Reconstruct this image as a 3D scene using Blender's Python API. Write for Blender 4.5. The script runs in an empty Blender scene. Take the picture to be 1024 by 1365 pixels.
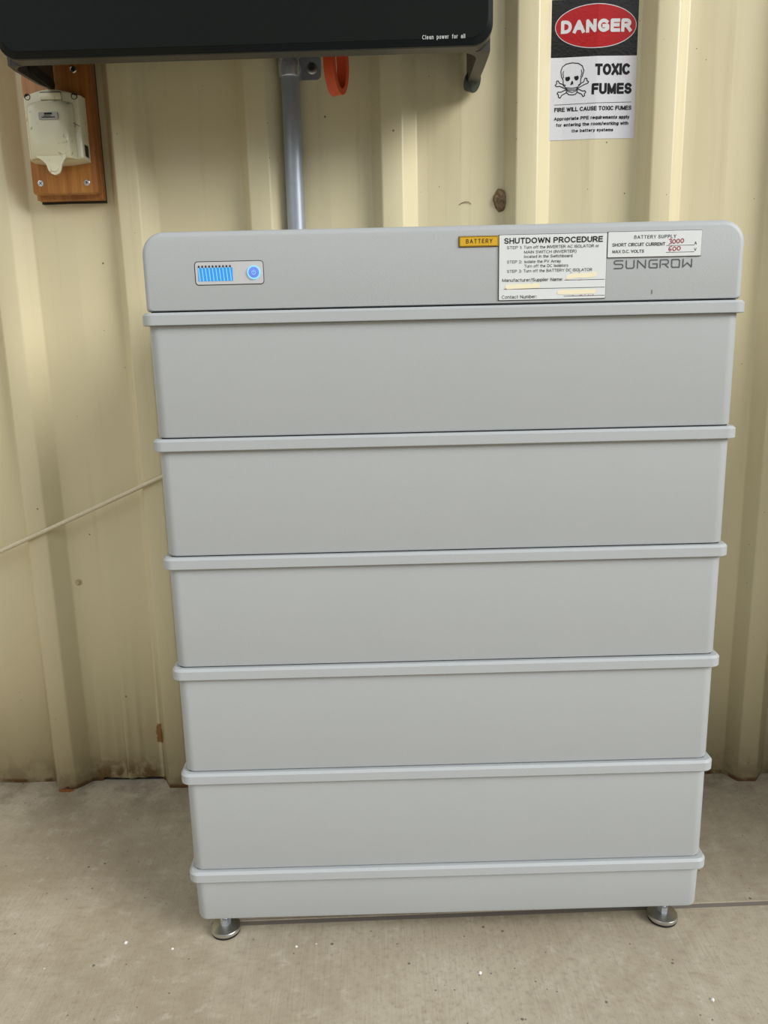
import bpy, bmesh, math, random
from mathutils import Vector, Matrix

random.seed(7)
scene = bpy.context.scene
COL = scene.collection

# ------------------------------------------------------------------ camera
cam_data = bpy.data.cameras.new('camera')
cam = bpy.data.objects.new('camera', cam_data)
COL.objects.link(cam)
_r = Vector((0.99966762, -0.01242857, -0.02258713))
_u = Vector((0.02468634, 0.20890709, 0.97762386))
_f = Vector((0.00743185, 0.97785651, -0.20914447))
cam.matrix_world = Matrix(((_r.x, _u.x, -_f.x, -0.0736), (_r.y, _u.y, -_f.y, -0.8178),
                           (_r.z, _u.z, -_f.z, 0.7187), (0, 0, 0, 1)))
cam_data.sensor_fit = 'VERTICAL'
cam_data.sensor_height = 24.0
cam_data.lens = 1033.05 / 1365.0 * 24.0
cam_data.clip_start = 0.01
scene.camera = cam

# ------------------------------------------------------------------ light
world = bpy.data.worlds.new('overcast_sky')
scene.world = world
world.use_nodes = True
wn = world.node_tree
bg = wn.nodes['Background']
bg.inputs['Color'].default_value = (0.93, 0.97, 1.0, 1)
bg.inputs['Strength'].default_value = 1.3

# hazy sun behind thin cloud, from the front right
sun_l = bpy.data.lights.new('hazy_sun', 'SUN')
sun_l.energy = 2.45
sun_l.angle = math.radians(30)
sun_l.color = (1.0, 0.985, 0.95)
sun = bpy.data.objects.new('hazy_sun', sun_l); COL.objects.link(sun)
SUN_AZ, SUN_EL = math.radians(56), math.radians(28)
sun.rotation_euler = Vector((math.sin(SUN_AZ) * math.cos(SUN_EL), -math.cos(SUN_AZ) * math.cos(SUN_EL), math.sin(SUN_EL))).to_track_quat('Z', 'Y').to_euler()

scene.view_settings.view_transform = 'Standard'
scene.view_settings.look = 'None'
scene.view_settings.gamma = 1.0
scene.view_settings.use_curve_mapping = False
scene.view_settings.exposure = 0.12

# back wall frame (turned a little against the battery); unseen roof and walls
# added to block part of the sky, open in front and on the right
WALL_A = -0.028083794
WALL_Y = 0.37769
SHADE_ROOF = dict(x0=-1.4, x1=1.15, y0=-1.30, y1=0.75, z=2.45)
LEFT = dict(x=-3.6, y0=-9.0, h=1.9)
FRONT = dict(y=-9.0, x0=-4.5, x1=8.0, h=4.3)
RIGHT = dict(x=7.0, y0=-9.0, y1=0.75, h=2.3)
SHADE_STUB = dict(x=0.86, y0=-0.16, h=0.94)             # unseen low wall, added to shade the lower right

# ------------------------------------------------------------------ materials
def new_mat(name):
    m = bpy.data.materials.new(name); m.use_nodes = True
    nt = m.node_tree
    return m, nt, nt.nodes['Principled BSDF']

def N(nt, kind, **kw):
    n = nt.nodes.new(kind)
    for k, v in kw.items():
        if k.startswith('in_'):
            key = k[3:].replace('_', ' ')
            n.inputs[key].default_value = v
        else:
            setattr(n, k, v)
    return n

def coords(nt, scale=(1, 1, 1)):
    tc = N(nt, 'ShaderNodeTexCoord')
    mp = N(nt, 'ShaderNodeMapping')
    mp.inputs['Scale'].default_value = scale
    nt.links.new(tc.outputs['Object'], mp.inputs['Vector'])
    return mp.outputs['Vector']

def math_n(nt, op, a, b=None, clamp=False):
    n = N(nt, 'ShaderNodeMath', operation=op); n.use_clamp = clamp
    for i, v in enumerate((a, b)):
        if v is None: continue
        if isinstance(v, (int, float)): n.inputs[i].default_value = v
        else: nt.links.new(v, n.inputs[i])
    return n.outputs[0]

def smooth(nt, v, lo, hi, a=0.0, b=1.0):
    n = N(nt, 'ShaderNodeMapRange', interpolation_type='SMOOTHSTEP')
    nt.links.new(v, n.inputs['Value'])
    n.inputs['From Min'].default_value = lo; n.inputs['From Max'].default_value = hi
    n.inputs['To Min'].default_value = a; n.inputs['To Max'].default_value = b
    return n.outputs['Result']

def mix(nt, fac, a, b):
    n = N(nt, 'ShaderNodeMix', data_type='RGBA')
    if isinstance(fac, (int, float)): n.inputs['Factor'].default_value = fac
    else: nt.links.new(fac, n.inputs['Factor'])
    for s, v in (('A', a), ('B', b)):
        sock = [i for i in n.inputs if i.name == s and i.type == 'RGBA'][0]
        if isinstance(v, tuple): sock.default_value = (*v, 1) if len(v) == 3 else v
        else: nt.links.new(v, sock)
    return [o for o in n.outputs if o.type == 'RGBA'][0]

def noise(nt, vec, scale, detail=3, rough=0.5, dist=0.0):
    n = N(nt, 'ShaderNodeTexNoise')
    n.inputs['Scale'].default_value = scale; n.inputs['Detail'].default_value = detail
    n.inputs['Roughness'].default_value = rough; n.inputs['Distortion'].default_value = dist
    nt.links.new(vec, n.inputs['Vector'])
    return n.outputs['Fac']

def bump(nt, bsdf, h, strength, dist, prev=None):
    b = N(nt, 'ShaderNodeBump')
    b.inputs['Strength'].default_value = strength; b.inputs['Distance'].default_value = dist
    nt.links.new(h, b.inputs['Height'])
    if prev is not None: nt.links.new(prev, b.inputs['Normal'])
    nt.links.new(b.outputs['Normal'], bsdf.inputs['Normal'])
    return b.outputs['Normal']

def specks(nt, vec, scale, size, keep):
    """sparse tiny dots: 1 inside a dot"""
    v = N(nt, 'ShaderNodeTexVoronoi'); v.inputs['Scale'].default_value = scale
    nt.links.new(vec, v.inputs['Vector'])
    near = smooth(nt, v.outputs['Distance'], size, size * 0.6)
    sep = N(nt, 'ShaderNodeSeparateColor'); nt.links.new(v.outputs['Color'], sep.inputs[0])
    pick = math_n(nt, 'GREATER_THAN', sep.outputs[0], 1 - keep)
    return math_n(nt, 'MULTIPLY', near, pick)

def plain(name, col, rough=0.5, metal=0.0, var=0.06, vscale=40, emis=None, estr=0.0, bumpd=0.0, bscale=400, coat=0.0, spec=0.5):
    m, nt, b = new_mat(name)
    vec = coords(nt)
    f = noise(nt, vec, vscale, 3)
    lo = tuple(c * (1 - var) for c in col); hi = tuple(min(1, c * (1 + var)) for c in col)
    nt.links.new(mix(nt, f, lo, hi), b.inputs['Base Color'])
    b.inputs['Roughness'].default_value = rough; b.inputs['Metallic'].default_value = metal
    b.inputs['Coat Weight'].default_value = coat; b.inputs['Specular IOR Level'].default_value = spec
    if emis:
        b.inputs['Emission Color'].default_value = (*emis, 1); b.inputs['Emission Strength'].default_value = estr
    if bumpd: bump(nt, b, noise(nt, vec, bscale, 2), 0.5, bumpd)
    return m

def mat_powder():
    m, nt, b = new_mat('grey_powder_coat')
    tc = N(nt, 'ShaderNodeTexCoord'); geo = N(nt, 'ShaderNodeNewGeometry')
    vec = geo.outputs['Position']
    f = noise(nt, vec, 9, 3)
    base = mix(nt, f, (0.428, 0.452, 0.468), (0.450, 0.472, 0.483))
    sp = specks(nt, vec, 26, 0.045, 0.10)
    base = mix(nt, math_n(nt, 'MULTIPLY', sp, 0.75), base, (0.10, 0.08, 0.06))
    nt.links.new(base, b.inputs['Base Color'])
    b.inputs['Roughness'].default_value = 0.46
    bump(nt, b, noise(nt, vec, 900, 2), 0.25, 0.0006)
    return m

def mat_wall():
    m, nt, b = new_mat('cream_sheet_steel')
    tc = N(nt, 'ShaderNodeTexCoord'); vec = tc.outputs['Object']
    sep = N(nt, 'ShaderNodeSeparateXYZ'); nt.links.new(vec, sep.inputs[0])
    x, z = sep.outputs[0], sep.outputs[2]
    f = noise(nt, vec, 3.0, 4)
    base = mix(nt, f, (0.68, 0.605, 0.385), (0.74, 0.665, 0.445))
    # faint run-down streaks
    mp = N(nt, 'ShaderNodeMapping'); mp.inputs['Scale'].default_value = (60, 60, 2.5); nt.links.new(vec, mp.inputs[0])
    st = smooth(nt, noise(nt, mp.outputs[0], 1.0, 4), 0.55, 0.8, 0, 0.22)
    base = mix(nt, st, base, (0.42, 0.33, 0.18))
    # fly specks and chips
    sp = specks(nt, vec, 30, 0.055, 0.22)
    sp2 = specks(nt, vec, 75, 0.07, 0.10)
    sp = math_n(nt, 'MAXIMUM', sp, sp2)
    base = mix(nt, math_n(nt, 'MULTIPLY', sp, 0.8), base, (0.09, 0.06, 0.03))
    # dirt creeping up from the floor edge
    n2 = noise(nt, vec, 32, 5, 0.65)
    low = smooth(nt, z, 0.075, 0.0)
    dirt = math_n(nt, 'MULTIPLY', low, smooth(nt, n2, 0.40, 0.62))
    base = mix(nt, math_n(nt, 'MULTIPLY', dirt, 0.45), base, (0.24, 0.15, 0.05))
    # rust stain in the pan left of the battery
    inx = math_n(nt, 'MULTIPLY', smooth(nt, x, -0.585, -0.555), smooth(nt, x, -0.448, -0.470))
    r1 = math_n(nt, 'MULTIPLY', math_n(nt, 'MULTIPLY', inx, smooth(nt, z, 0.055, 0.014)), smooth(nt, noise(nt, vec, 48, 4, 0.6, 0.4), 0.40, 0.56))
    base = mix(nt, math_n(nt, 'MULTIPLY', r1, 0.85), base, (0.23, 0.13, 0.03))
    # rust blister at the foot of the rib
    dx = math_n(nt, 'DIVIDE', math_n(nt, 'SUBTRACT', x, -0.4525), 0.0085)
    dz = math_n(nt, 'DIVIDE', math_n(nt, 'SUBTRACT', z, 0.088), 0.021)
    dd = math_n(nt, 'ADD', math_n(nt, 'MULTIPLY', dx, dx), math_n(nt, 'MULTIPLY', dz, dz))
    dd = math_n(nt, 'ADD', dd, math_n(nt, 'MULTIPLY', math_n(nt, 'SUBTRACT', noise(nt, vec, 90, 3), 0.5), 3.0))
    r2 = smooth(nt, dd, 1.0, 0.4)
    base = mix(nt, math_n(nt, 'MULTIPLY', r2, 0.9), base, (0.30, 0.12, 0.015))
    # rusty bottom edge
    r3 = math_n(nt, 'MULTIPLY', smooth(nt, z, 0.010, 0.004), smooth(nt, noise(nt, vec, 25, 3), 0.42, 0.55))
    base = mix(nt, math_n(nt, 'MULTIPLY', r3, 0.85), base, (0.22, 0.08, 0.015))
    nt.links.new(base, b.inputs['Base Color'])
    b.inputs['Roughness'].default_value = 0.32
    mp2 = N(nt, 'ShaderNodeMapping'); mp2.inputs['Scale'].default_value = (9, 9, 3); nt.links.new(vec, mp2.inputs[0])
    bump(nt, b, noise(nt, mp2.outputs[0], 1.0, 2), 0.35, 0.012)
    return m

def mat_concrete():
    m, nt, b = new_mat('broomed_concrete')
    geo = N(nt, 'ShaderNodeNewGeometry'); vec = geo.outputs['Position']
    f = noise(nt, vec, 4.5, 5, 0.6)
    base = mix(nt, smooth(nt, f, 0.3, 0.7), (0.355, 0.298, 0.210), (0.480, 0.424, 0.325))
    f2 = noise(nt, vec, 1.7, 4, 0.6, 0.6)
    base = mix(nt, smooth(nt, f2, 0.52, 0.72, 0, 0.5), base, (0.36, 0.285, 0.195))
    # broom lines run towards the wall
    mp = N(nt, 'ShaderNodeMapping'); mp.inputs['Scale'].default_value = (260, 11, 40); mp.inputs['Rotation'].default_value = (0, 0, 0.05)
    nt.links.new(vec, mp.inputs[0])
    br = noise(nt, mp.outputs[0], 1.0, 3, 0.6)
    base = mix(nt, smooth(nt, br, 0.35, 0.75, 0, 0.22), base, (0.34, 0.285, 0.21))
    mid = noise(nt, vec, 38, 5, 0.7)
    base = mix(nt, smooth(nt, mid, 0.46, 0.70, 0, 0.42), base, (0.30, 0.245, 0.175))
    base = mix(nt, smooth(nt, mid, 0.46, 0.30, 0, 0.35), base, (0.62, 0.57, 0.485))
    g = noise(nt, vec, 150, 4, 0.8)
    base = mix(nt, smooth(nt, g, 0.5, 0.72, 0, 0.55), base, (0.25, 0.20, 0.145))
    sp = math_n(nt, 'MAXIMUM', specks(nt, vec, 42, 0.10, 0.14), specks(nt, vec, 95, 0.13, 0.10))
    base = mix(nt, math_n(nt, 'MULTIPLY', sp, 0.75), base, (0.07, 0.055, 0.04))
    sp = specks(nt, vec, 37, 0.055, 0.05)
    base = mix(nt, math_n(nt, 'MULTIPLY', sp, 0.8), base, (0.75, 0.72, 0.66))
    # patchy dark dirt along the wall
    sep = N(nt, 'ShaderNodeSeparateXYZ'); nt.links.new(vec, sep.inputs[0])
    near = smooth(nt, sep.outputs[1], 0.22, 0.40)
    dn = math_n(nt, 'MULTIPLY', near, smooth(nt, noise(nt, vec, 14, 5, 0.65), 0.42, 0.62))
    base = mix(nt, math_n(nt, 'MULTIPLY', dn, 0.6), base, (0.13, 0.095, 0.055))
    nt.links.new(base, b.inputs['Base Color'])
    b.inputs['Roughness'].default_value = 0.85
    hh = math_n(nt, 'ADD', math_n(nt, 'MULTIPLY', br, 0.7), math_n(nt, 'MULTIPLY', g, 0.5))
    bump(nt, b, hh, 0.5, 0.0018)
    return m

def mat_wood():
    m, nt, b = new_mat('stained_timber')
    vec = coords(nt, (1, 1, 1))
    mp = N(nt, 'ShaderNodeMapping'); mp.inputs['Scale'].default_value = (150, 150, 6); nt.links.new(vec, mp.inputs[0])
    f = noise(nt, mp.outputs[0], 1.0, 4, 0.6, 0.6)
    mp2 = N(nt, 'ShaderNodeMapping'); mp2.inputs['Scale'].default_value = (30, 30, 1.5); nt.links.new(vec, mp2.inputs[0])
    f2 = noise(nt, mp2.outputs[0], 1.0, 2)
    base = mix(nt, smooth(nt, f, 0.3, 0.7), (0.36, 0.135, 0.028), (0.52, 0.235, 0.055))
    base = mix(nt, smooth(nt, f2, 0.5, 0.62, 0, 0.6), base, (0.28, 0.085, 0.018))
    nt.links.new(base, b.inputs['Base Color'])
    b.inputs['Roughness'].default_value = 0.42
    bump(nt, b, f, 0.2, 0.001)
    return m

def mat_outlet():
    m, nt, b = new_mat('aged_cream_plastic')
    vec = coords(nt)
    base = mix(nt, noise(nt, vec, 18, 4), (0.66, 0.62, 0.42), (0.74, 0.71, 0.53))
    d = smooth(nt, noise(nt, vec, 75, 4, 0.7, 0.5), 0.61, 0.70)
    base = mix(nt, math_n(nt, 'MULTIPLY', d, 0.75), base, (0.16, 0.14, 0.09))
    nt.links.new(base, b.inputs['Base Color'])
    b.inputs['Roughness'].default_value = 0.16
    return m

M = dict(
    powder=mat_powder(), wall=mat_wall(), concrete=mat_concrete(), wood=mat_wood(), outlet=mat_outlet(),
    filler=plain('joint_sealant', (0.20, 0.175, 0.15), 0.9),
    inv_front=plain('charcoal_front_coating', (0.006, 0.0078, 0.007), 0.42, var=0.1, vscale=12, spec=0.13, bumpd=0.0002, bscale=1200),
    inv_edge=plain('black_bevel_coating', (0.005, 0.007, 0.008), 0.4, spec=0.2),
    inv_body=plain('bronze_grey_casting', (0.052, 0.048, 0.038), 0.45, bumpd=0.0002, bscale=900),
    black=plain('black_rubber', (0.012, 0.012, 0.012), 0.55),
    cap=plain('dark_grey_plastic', (0.03, 0.038, 0.038), 0.35),
    galv=plain('galvanised_steel', (0.42, 0.46, 0.52), 0.42, metal=0.6, var=0.12, vscale=70),
    zinc=plain('zinc_plated_steel', (0.58, 0.62, 0.68), 0.25, metal=0.75),
    steel=plain('nickel_steel', (0.60, 0.60, 0.58), 0.30, metal=1.0),
    orange=plain('orange_red_plastic', (0.62, 0.085, 0.022), 0.5),
    white_label=plain('white_label_plastic', (0.74, 0.77, 0.78), 0.35, var=0.015),
    yellow_label=plain('amber_label_plastic', (0.68, 0.40, 0.025), 0.35, var=0.03),
    ink=plain('black_ink', (0.010, 0.010, 0.012), 0.5, spec=0.2),
    red_ink=plain('red_marker_ink', (0.33, 0.012, 0.03), 0.5),
    cream_cover=plain('cream_cover_up_brush', (0.88, 0.82, 0.60), 0.6, var=0.02),
    logo_ink=plain('slate_grey_print', (0.085, 0.095, 0.105), 0.5),
    white_ink=plain('pale_grey_print', (0.62, 0.64, 0.64), 0.5),
    vinyl_white=plain('white_vinyl', (0.74, 0.75, 0.80), 0.22, var=0.015, bumpd=0.0004, bscale=260),
    vinyl_black=plain('black_vinyl', (0.010, 0.010, 0.009), 0.22, spec=0.35, bumpd=0.0004, bscale=260),
    vinyl_red=plain('red_vinyl', (0.44, 0.006, 0.008), 0.22, spec=0.35, bumpd=0.0004, bscale=260),
    vinyl_text=plain('white_vinyl_lettering', (0.72, 0.72, 0.74), 0.22),
    led=plain('blue_light_bar', (0.02, 0.08, 0.2), 0.4, emis=(0.03, 0.31, 0.82), estr=0.75),
    led_core=plain('cyan_light_strip', (0.1, 0.2, 0.25), 0.4, emis=(0.24, 0.66, 0.92), estr=0.85),
    btn=plain('violet_blue_button_glow', (0.05, 0.07, 0.2), 0.4, emis=(0.14, 0.24, 0.75), estr=0.8),
    cord=plain('weathered_cord', (0.74, 0.66, 0.48), 0.8, var=0.15, vscale=220, bumpd=0.001, bscale=500),
    mud=plain('dry_mud', (0.25, 0.175, 0.095), 0.95, var=0.75, vscale=200, bumpd=0.004, bscale=300),
    grass=plain('dry_grass', (0.22, 0.16, 0.08), 0.9),
    plaster=plain('white_plaster', (0.80, 0.78, 0.74), 0.8),
    cream_paint=plain('cream_paint', (0.52, 0.44, 0.27), 0.4),
    rust=plain('rust', (0.24, 0.085, 0.02), 0.9, var=0.4, vscale=90),
    grey_plate=plain('grey_metal_plate', (0.36, 0.36, 0.32), 0.35),
    shade_roof=plain('dark_shade_roof', (0.13, 0.125, 0.115), 0.7),  # kept dark so the added roof bounces little light
    shade_wall=plain('brown_shade_wall', (0.16, 0.14, 0.115), 0.75),  # dark tone on the added walls limits bounced fill
    panel=plain('grey_display_panel', (0.56, 0.565, 0.58), 0.4, var=0.01),
)

# ------------------------------------------------------------------ mesh helpers
class MB:
    def __init__(self): self.v, self.f = [], []
    def add(self, vs, fs):
        o = len(self.v); self.v += [tuple(p) for p in vs]; self.f += [tuple(i + o for i in q) for q in fs]
    def loft(self, loops, cap0=True, cap1=True, closed=True):
        n = len(loops[0]); vs = [p for l in loops for p in l]; fs = []
        for k in range(len(loops) - 1):
            for i in range(n if closed else n - 1):
                j = (i + 1) % n
                fs.append((k * n + i, k * n + j, (k + 1) * n + j, (k + 1) * n + i))
        if cap0: fs.append(tuple(reversed(range(n))))
        if cap1: fs.append(tuple((len(loops) - 1) * n + i for i in range(n)))
        self.add(vs, fs)
    def box(self, x0, x1, y0, y1, z0, z1, b=0.0):
        if b <= 0:
            self.loft([[(x0, y0, z), (x1, y0, z), (x1, y1, z), (x0, y1, z)] for z in (z0, z1)]); return
        def lp(z, d): return [(x, y, z) for x, y in rrect(x0 + d, x1 - d, y0 + d, y1 - d, max(b - d, b * 0.15), 3)]
        self.loft([lp(z0, b), lp(z0 + b * .3, b * .3), lp(z0 + b, 0), lp(z1 - b, 0), lp(z1 - b * .3, b * .3), lp(z1, b)])
    def tube(self, path, r, n=10, caps=True):
        path = [Vector(p) for p in path]; loops = []
        up = Vector((0.13, 0.21, 1)).normalized(); ref = None
        for i, p in enumerate(path):
            d = (path[min(i + 1, len(path) - 1)] - path[max(i - 1, 0)]).normalized()
            if ref is None:
                ref = d.orthogonal().normalized()
            ref = (ref - d * ref.dot(d)).normalized(); s = d.cross(ref)
            rr = r[i] if isinstance(r, (list, tuple)) else r
            loops.append([tuple(p + (ref * math.cos(2 * math.pi * k / n) + s * math.sin(2 * math.pi * k / n)) * rr) for k in range(n)])
        self.loft(loops, caps, caps)
    def lathe(self, c, prof, axis='z', n=24, cap=True):
        """prof: (radius, along)"""
        loops = []
        for r, a in prof:
            l = []
            for k in range(n):
                t = 2 * math.pi * k / n; p, q = r * math.cos(t), r * math.sin(t)
                l.append({'z': (c[0] + p, c[1] + q, c[2] + a), 'y': (c[0] + p, c[1] + a, c[2] + q), 'x': (c[0] + a, c[1] + p, c[2] + q)}[axis])
            loops.append(l)
        self.loft(loops, cap, cap)
    def mesh(self, name, mat, sharp=35):
        me = bpy.data.meshes.new(name); me.from_pydata(self.v, [], self.f); me.update()
        bm = bmesh.new(); bm.from_mesh(me); bmesh.ops.recalc_face_normals(bm, faces=bm.faces); bm.to_mesh(me); bm.free()
        me.materials.append(M[mat] if isinstance(mat, str) else mat)
        if sharp:
            for p in me.polygons: p.use_smooth = True
            me.set_sharp_from_angle(angle=math.radians(sharp))
        return me
    def build(self, name, mat, parent=None, sharp=35):
        o = bpy.data.objects.new(name, self.mesh(name, mat, sharp)); COL.objects.link(o); o.parent = parent
        return o

def rrect(x0, x1, y0, y1, r, seg=6, rs=None):
    """rounded rectangle, counter-clockwise; rs = radii for (x0y0, x1y0, x1y1, x0y1)"""
    rs = rs or (r, r, r, r); pts = []
    for (cx, cy, sx, sy, a0), q in zip(((x0, y0, 1, 1, 180), (x1, y0, -1, 1, 270), (x1, y1, -1, -1, 0), (x0, y1, 1, -1, 90)), rs):
        for k in range(seg + 1):
            a = math.radians(a0 + 90 * k / seg)
            pts.append((cx + sx * q + q * math.cos(a), cy + sy * q + q * math.sin(a)))
    return pts

def empty(name, loc=(0, 0, 0), rz=0.0):
    o = bpy.data.objects.new(name, None); COL.objects.link(o); o.location = loc; o.rotation_euler = (0, 0, rz)
    o.empty_display_size = 0.05
    return o

def tag(o, label=None, cat=None, group=None, kind=None):
    for k, v in (('label', label), ('category', cat), ('group', group), ('kind', kind)):
        if v: o[k] = v
    return o

def wall_point(u, h, z):
    c, s = math.cos(WALL_A), math.sin(WALL_A)
    return Vector((u * c + h * s, WALL_Y + u * s - h * c, z))

def wall_root(name, u, z):
    """empty on the wall; children use (u - u0, -h, z - z0)"""
    return empty(name, wall_point(u, 0, z), WALL_A)

# flat 2D drawings (lettering, strokes) -> (verts2d, faces)
def arc(cx, cy, rx, ry, a0, a1, n=9):
    return [(cx + rx * math.cos(math.radians(a0 + (a1 - a0) * i / (n - 1))), cy + ry * math.sin(math.radians(a0 + (a1 - a0) * i / (n - 1)))) for i in range(n)]

def _glyphs():
    el = lambda cx, cy, rx, ry: arc(cx, cy, rx, ry, 0, 360, 19)
    g = {
        'A': (.76, [[(0, 0), (.38, 1), (.76, 0)], [(.14, .33), (.62, .33)]]),
        'B': (.62, [[(0, .53), (0, 1), (.34, 1)] + arc(.34, .765, .24, .235, 90, -90) + [(0, .53), (.36, .53)] + arc(.36, .265, .26, .265, 90, -90) + [(0, 0), (0, .53)]]),
        'C': (.72, [arc(.39, .5, .39, .5, 47, 313, 17)]),
        'D': (.68, [[(0, 0), (0, 1), (.27, 1)] + arc(.27, .5, .41, .5, 90, -90, 13) + [(0, 0), (0, .1)]]),
        'E': (.58, [[(.57, 1), (0, 1), (0, 0), (.59, 0)], [(0, .53), (.53, .53)]]),
        'F': (.54, [[(.54, 1), (0, 1), (0, 0)], [(0, .52), (.47, .52)]]),
        'G': (.77, [arc(.40, .5, .40, .5, 48, 318, 17)[:-1] + [(.76, .16), (.76, .46), (.42, .46)]]),
        'H': (.64, [[(0, 0), (0, 1)], [(.64, 0), (.64, 1)], [(0, .52), (.64, .52)]]),
        'I': (0, [[(0, 0), (0, 1)]]),
        'L': (.5, [[(0, 1), (0, 0), (.5, 0)]]),
        'M': (.78, [[(0, 0), (0, 1), (.39, .04), (.78, 1), (.78, 0)]]),
        'N': (.64, [[(0, 0), (0, 1), (.64, 0), (.64, 1)]]),
        'O': (.80, [el(.40, .5, .40, .5)]),
        'P': (.60, [[(0, 0), (0, 1), (.33, 1)] + arc(.33, .73, .27, .27, 90, -90) + [(0, .46)]]),
        'R': (.66, [[(0, 0), (0, 1), (.35, 1)] + arc(.35, .735, .27, .265, 90, -90) + [(0, .47)], [(.34, .47), (.66, 0)]]),
        'S': (.60, [arc(.30, .745, .28, .255, 22, 262, 12) + arc(.30, .25, .30, .25, 82, -158, 12)]),
        'T': (.64, [[(0, 1), (.64, 1)], [(.32, 1), (.32, 0)]]),
        'U': (.64, [[(0, 1), (0, .32)] + arc(.32, .32, .32, .32, 180, 360) + [(.64, 1)]]),
        'V': (.70, [[(0, 1), (.35, 0), (.70, 1)]]),
        'W': (1.0, [[(0, 1), (.25, 0), (.5, .96), (.75, 0), (1, 1)]]),
        'X': (.66, [[(0, 0), (.66, 1)], [(0, 1), (.66, 0)]]),
        'Y': (.68, [[(0, 1), (.34, .47), (.68, 1)], [(.34, .47), (.34, 0)]]),
        'a': (.48, [arc(.24, .50, .22, .22, 165, 15) + [(.47, .44), (.47, 0)], [(.47, .42), (.20, .39)] + arc(.19, .195, .19, .195, 90, 270) + [(.32, .01), (.47, .15)]]),
        'b': (.48, [[(0, 1), (0, 0)], el(.24, .36, .24, .36)]),
        'c': (.46, [arc(.25, .36, .25, .36, 48, 312, 14)]),
        'd': (.48, [[(.48, 1), (.48, 0)], el(.24, .36, .24, .36)]),
        'e': (.50, [[(.01, .38), (.49, .38)] + arc(.25, .36, .25, .36, 5, 315, 15)]),
        'f': (.28, [[(.12, 0), (.12, .84)] + arc(.26, .84, .14, .16, 180, 80, 6), [(0, .72), (.27, .72)]]),
        'g': (.48, [el(.24, .36, .24, .36), [(.48, .72), (.48, -.08)] + arc(.24, -.08, .24, .19, 0, -150, 8)]),
        'h': (.46, [[(0, 1), (0, 0)], [(0, .44)] + arc(.23, .45, .23, .27, 180, 0) + [(.46, 0)]]),
        'i': (0, [[(0, 0), (0, .72)], [(0, .89), (0, 1)]]),
        'k': (.44, [[(0, 1), (0, 0)], [(.42, .72), (0, .3)], [(.15, .45), (.44, 0)]]),
        'l': (0, [[(0, 0), (0, 1)]]),
        'm': (.76, [[(0, 0), (0, .72)], [(0, .46)] + arc(.19, .50, .19, .22, 180, 0) + [(.38, 0)], [(.38, .46)] + arc(.57, .50, .19, .22, 180, 0) + [(.76, 0)]]),
        'n': (.46, [[(0, .72), (0, 0)], [(0, .44)] + arc(.23, .45, .23, .27, 180, 0) + [(.46, 0)]]),
        'o': (.50, [el(.25, .36, .25, .36)]),
        'p': (.48, [[(0, .72), (0, -.28)], el(.24, .36, .24, .36)]),
        'q': (.48, [[(.48, .72), (.48, -.28)], el(.24, .36, .24, .36)]),
        'r': (.26, [[(0, .72), (0, 0)], [(0, .42)] + arc(.22, .46, .22, .26, 180, 85, 6)]),
        's': (.42, [arc(.21, .54, .19, .18, 25, 262, 10) + arc(.21, .18, .21, .18, 82, -155, 10)]),
        't': (.26, [[(.11, .94), (.11, .12)] + arc(.23, .12, .12, .12, 180, 275, 5), [(0, .72), (.25, .72)]]),
        'u': (.46, [[(0, .72), (0, .27)] + arc(.23, .27, .23, .27, 180, 360) + [(.46, .72)], [(.46, .2), (.46, 0)]]),
        'v': (.44, [[(0, .72), (.22, 0), (.44, .72)]]),
        'w': (.68, [[(0, .72), (.17, 0), (.34, .68), (.51, 0), (.68, .72)]]),
        'y': (.46, [[(0, .72), (.24, .02)], [(.46, .72), (.2, -.18), (.13, -.27), (.02, -.28)]]),
        '1': (.2, [[(0, .76), (.2, 1), (.2, 0)]]),
        '2': (.56, [arc(.28, .72, .27, .28, 170, -30, 9) + [(0, 0), (.56, 0)]]),
        '3': (.54, [arc(.26, .765, .25, .235, 160, -80, 9) + arc(.26, .27, .28, .27, 80, -160, 10)]),
        ':': (0, [[(0, 0), (0, .10)], [(0, .60), (0, .70)]]),
        '.': (0, [[(0, 0), (0, .09)]]),
        '/': (.3, [[(0, -.05), (.3, 1.05)]]),
        '(': (.2, [arc(.42, .4, .42, .72, 120, 240, 9)]),
        ')': (.2, [arc(-.22, .4, .42, .72, 60, -60, 9)]),
    }
    return g
GLYPH = _glyphs()

def text_2d(body, x0, x1, zb, cap, weight=0.13, gap=None):
    """sans lettering drawn as strokes: fitted between x0 and x1, cap height cap, stroke weight as a share of cap"""
    gap = (0.11 + weight) if gap is None else gap
    pen = 0.0; strokes = []
    for ch in body:
        if ch == ' ': pen += 0.46; continue
        wd, st = GLYPH[ch]
        strokes += [[(pen + x, y) for x, y in s_] for s_ in st]
        pen += wd + gap
    total = pen - gap
    w = cap * weight
    sx = (x1 - x0 - w) / total; sz = cap - w
    out = []
    for s_ in strokes:
        P = [(x0 + w / 2 + x * sx, zb + w / 2 + y * sz) for x, y in s_]
        # square ends reach half a stroke further
        out.append(stroke_2d(P, w, closed=False, round_ends=False, joints=True, extend=w * 0.5))
    return merge(*out)

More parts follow.
